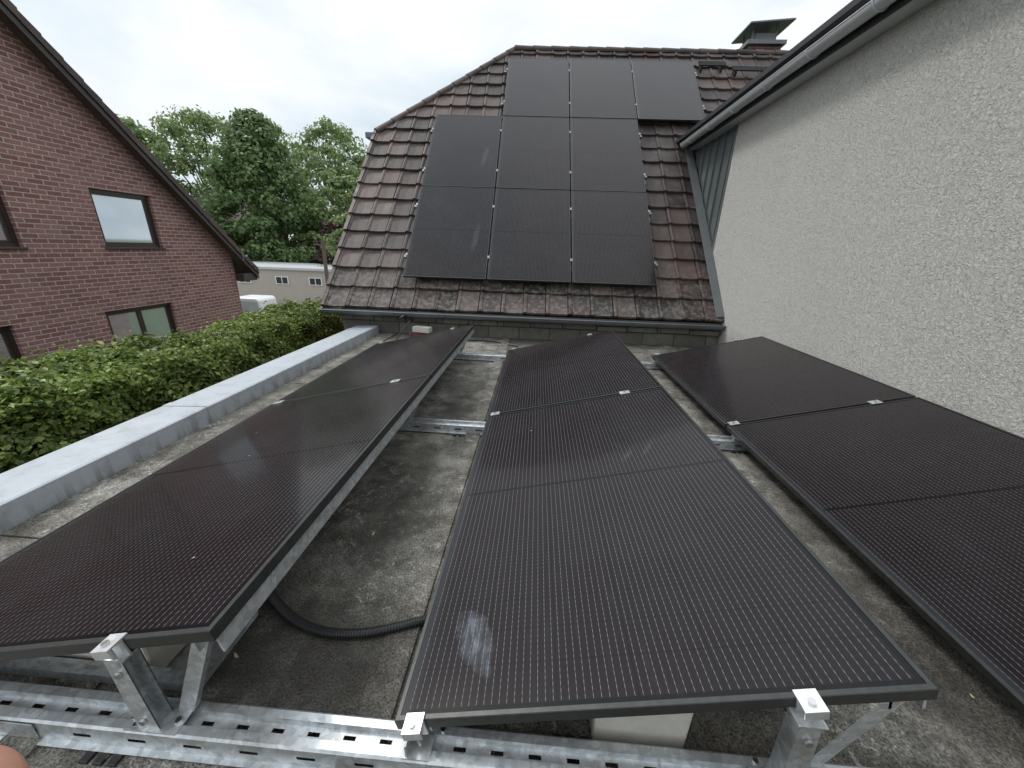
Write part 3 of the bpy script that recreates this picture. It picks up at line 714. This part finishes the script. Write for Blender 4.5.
# ------------------------------------------------------------------ camera
f,p,yaw,roll=377.3005,.3441,.0544,.0344
F=Vector((-math.sin(yaw)*math.cos(p),math.cos(yaw)*math.cos(p),-math.sin(p)));R=Vector((math.cos(yaw),math.sin(yaw),0));Uc=R.cross(F)
c,s=math.cos(roll),math.sin(roll);R2=R*c+Uc*s;U2=Uc*c-R*s
cd=bpy.data.cameras.new('Camera');cam=bpy.data.objects.new('Camera',cd);COL.objects.link(cam)
CP=Vector((0,0,1.18))
cam.matrix_world=Matrix(((R2.x,U2.x,-F.x,CP.x),(R2.y,U2.y,-F.y,CP.y),(R2.z,U2.z,-F.z,CP.z),(0,0,0,1)))
cd.sensor_width=36;cd.lens=f/1024*36;cd.clip_start=.01;cd.clip_end=1500;S.camera=cam

# ------------------------------------------------------------------ photographer's hand (fingertip at the lower-left corner)
hand=empty('photographer_hand')
def C(r,u,d):return CP+R2*r+U2*u+F*d
def skin(name,chains,mat,parent,sub=2):
    verts=[];edges=[];rad=[];idx={}
    for ch in chains:
        prev=None
        for (co,ra) in ch:
            k=tuple(round(a,5) for a in co)
            if k not in idx:idx[k]=len(verts);verts.append(co);rad.append(ra)
            i=idx[k]
            if prev is not None:edges.append((prev,i))
            prev=i
    me=bpy.data.meshes.new(name);me.from_pydata([tuple(C(*v)) for v in verts],edges,[]);me.materials.append(mat)
    o=bpy.data.objects.new(name,me);COL.objects.link(o);o.parent=parent
    md=o.modifiers.new('skin','SKIN');md.use_smooth_shade=True
    bm=bmesh.new();bm.from_mesh(me);ly=bm.verts.layers.skin.verify();bm.verts.ensure_lookup_table()
    for i,v in enumerate(bm.verts):v[ly].radius=(rad[i],rad[i]);v[ly].use_root=(i==0)
    bm.to_mesh(me);bm.free()
    o.modifiers.new('sub','SUBSURF').levels=sub;o.modifiers['sub'].render_levels=sub
    return o
wr=((-.165,-.215,-.075),.026);pc=((-.150,-.175,-.035),.030)
skin('palm_and_forearm',[[wr,pc,((-.140,-.150,-.012),.026)],[wr,((-.185,-.30,-.17),.033),((-.21,-.40,-.28),.042)],
    [pc,((-.165,-.160,-.02),.022)],[pc,((-.125,-.175,-.02),.022)]],m_skin,hand)
skin('index_finger',[[((-.138,-.145,-.010),.0115),((-.126,-.116,.022),.0106),((-.109,-.088,.052),.0101),((-.0972,-.0738,.066),.0097),((-.0930,-.0693,.070),.0085)]],m_skin,hand)
skin('middle_finger',[[((-.150,-.150,-.008),.0115),((-.150,-.135,.030),.0102),((-.140,-.125,.058),.0092),((-.128,-.122,.076),.0078)]],m_skin,hand)
skin('ring_finger',[[((-.158,-.160,-.008),.011),((-.166,-.155,.028),.0098),((-.158,-.150,.052),.0088),((-.146,-.148,.066),.0076)]],m_skin,hand)
skin('little_finger',[[((-.162,-.172,-.012),.0098),((-.176,-.175,.016),.0086),((-.172,-.173,.036),.0078),((-.163,-.171,.048),.0068)]],m_skin,hand)
skin('thumb',[[((-.140,-.185,-.040),.015),((-.108,-.165,-.025),.0125),((-.085,-.145,-.015),.0108),((-.070,-.128,-.010),.0085)]],m_skin,hand)
mb=MB();mb.tube([C(-.19,-.315,-.185),C(-.20,-.36,-.235),C(-.23,-.47,-.36),C(-.24,-.56,-.46)],[.045,.050,.058,.064],20);mb.obj('sleeve',[m_sleeve],hand,smooth=True)

# ------------------------------------------------------------------ light
w=bpy.data.worlds.new('World');S.world=w;w.use_nodes=True;nt=w.node_tree;nn=nt.nodes;ll=nt.links
bg=nn['Background'];bg.inputs[1].default_value=.1
sky=nn.new('ShaderNodeTexSky');sky.sky_type='NISHITA';sky.sun_disc=False;sky.sun_elevation=math.radians(52);sky.sun_rotation=math.radians(-60);sky.air_density=1;sky.dust_density=3
tc=nn.new('ShaderNodeTexCoord');mp=nn.new('ShaderNodeMapping');mp.inputs['Scale'].default_value=(1,1,2.2);mp.inputs['Location'].default_value=(3.1,.4,0);ll.new(tc.outputs['Generated'],mp.inputs[0])
no=nn.new('ShaderNodeTexNoise');no.inputs['Scale'].default_value=1.9;no.inputs['Detail'].default_value=6;no.inputs['Roughness'].default_value=.55;no.inputs['Distortion'].default_value=.3;ll.new(mp.outputs[0],no.inputs[0])
r1=nn.new('ShaderNodeValToRGB');r1.color_ramp.elements[0].position=.33;r1.color_ramp.elements[0].color=(7.6,8.8,9.7,1);r1.color_ramp.elements[1].position=.56;r1.color_ramp.elements[1].color=(10.2,10.5,10.7,1);ll.new(no.outputs[0],r1.inputs[0])
r2=nn.new('ShaderNodeValToRGB');r2.color_ramp.elements[0].position=.30;r2.color_ramp.elements[0].color=(.80,)*3+(1,);r2.color_ramp.elements[1].position=.5;r2.color_ramp.elements[1].color=(.97,)*3+(1,);ll.new(no.outputs[0],r2.inputs[0])
mx=nn.new('ShaderNodeMix');mx.data_type='RGBA';ll.new(r2.outputs[0],mx.inputs[0]);ll.new(sky.outputs[0],mx.inputs[6]);ll.new(r1.outputs[0],mx.inputs[7])
# overcast sky: luminance rises towards the zenith
sx=nn.new('ShaderNodeSeparateXYZ');ll.new(tc.outputs['Generated'],sx.inputs[0])
mr=nn.new('ShaderNodeMapRange');mr.inputs['From Min'].default_value=.45;mr.inputs['From Max'].default_value=1.0;mr.inputs['To Min'].default_value=1.0;mr.inputs['To Max'].default_value=1.9;ll.new(sx.outputs[2],mr.inputs['Value'])
vm=nn.new('ShaderNodeVectorMath');vm.operation='SCALE';ll.new(mx.outputs[2],vm.inputs[0]);ll.new(mr.outputs[0],vm.inputs['Scale']);ll.new(vm.outputs[0],bg.inputs[0])
sd=bpy.data.lights.new('sun','SUN');sd.energy=1.5;sd.angle=math.radians(10);sd.color=(1,.96,.9);so=bpy.data.objects.new('sun',sd);COL.objects.link(so)
az=math.radians(-60);el=math.radians(52)
dirv=Vector((math.sin(az)*math.cos(el),math.cos(az)*math.cos(el),math.sin(el)));so.rotation_euler=dirv.to_track_quat('Z','Y').to_euler()
S.view_settings.view_transform='Standard';S.view_settings.look='None';S.view_settings.exposure=0;S.view_settings.gamma=1
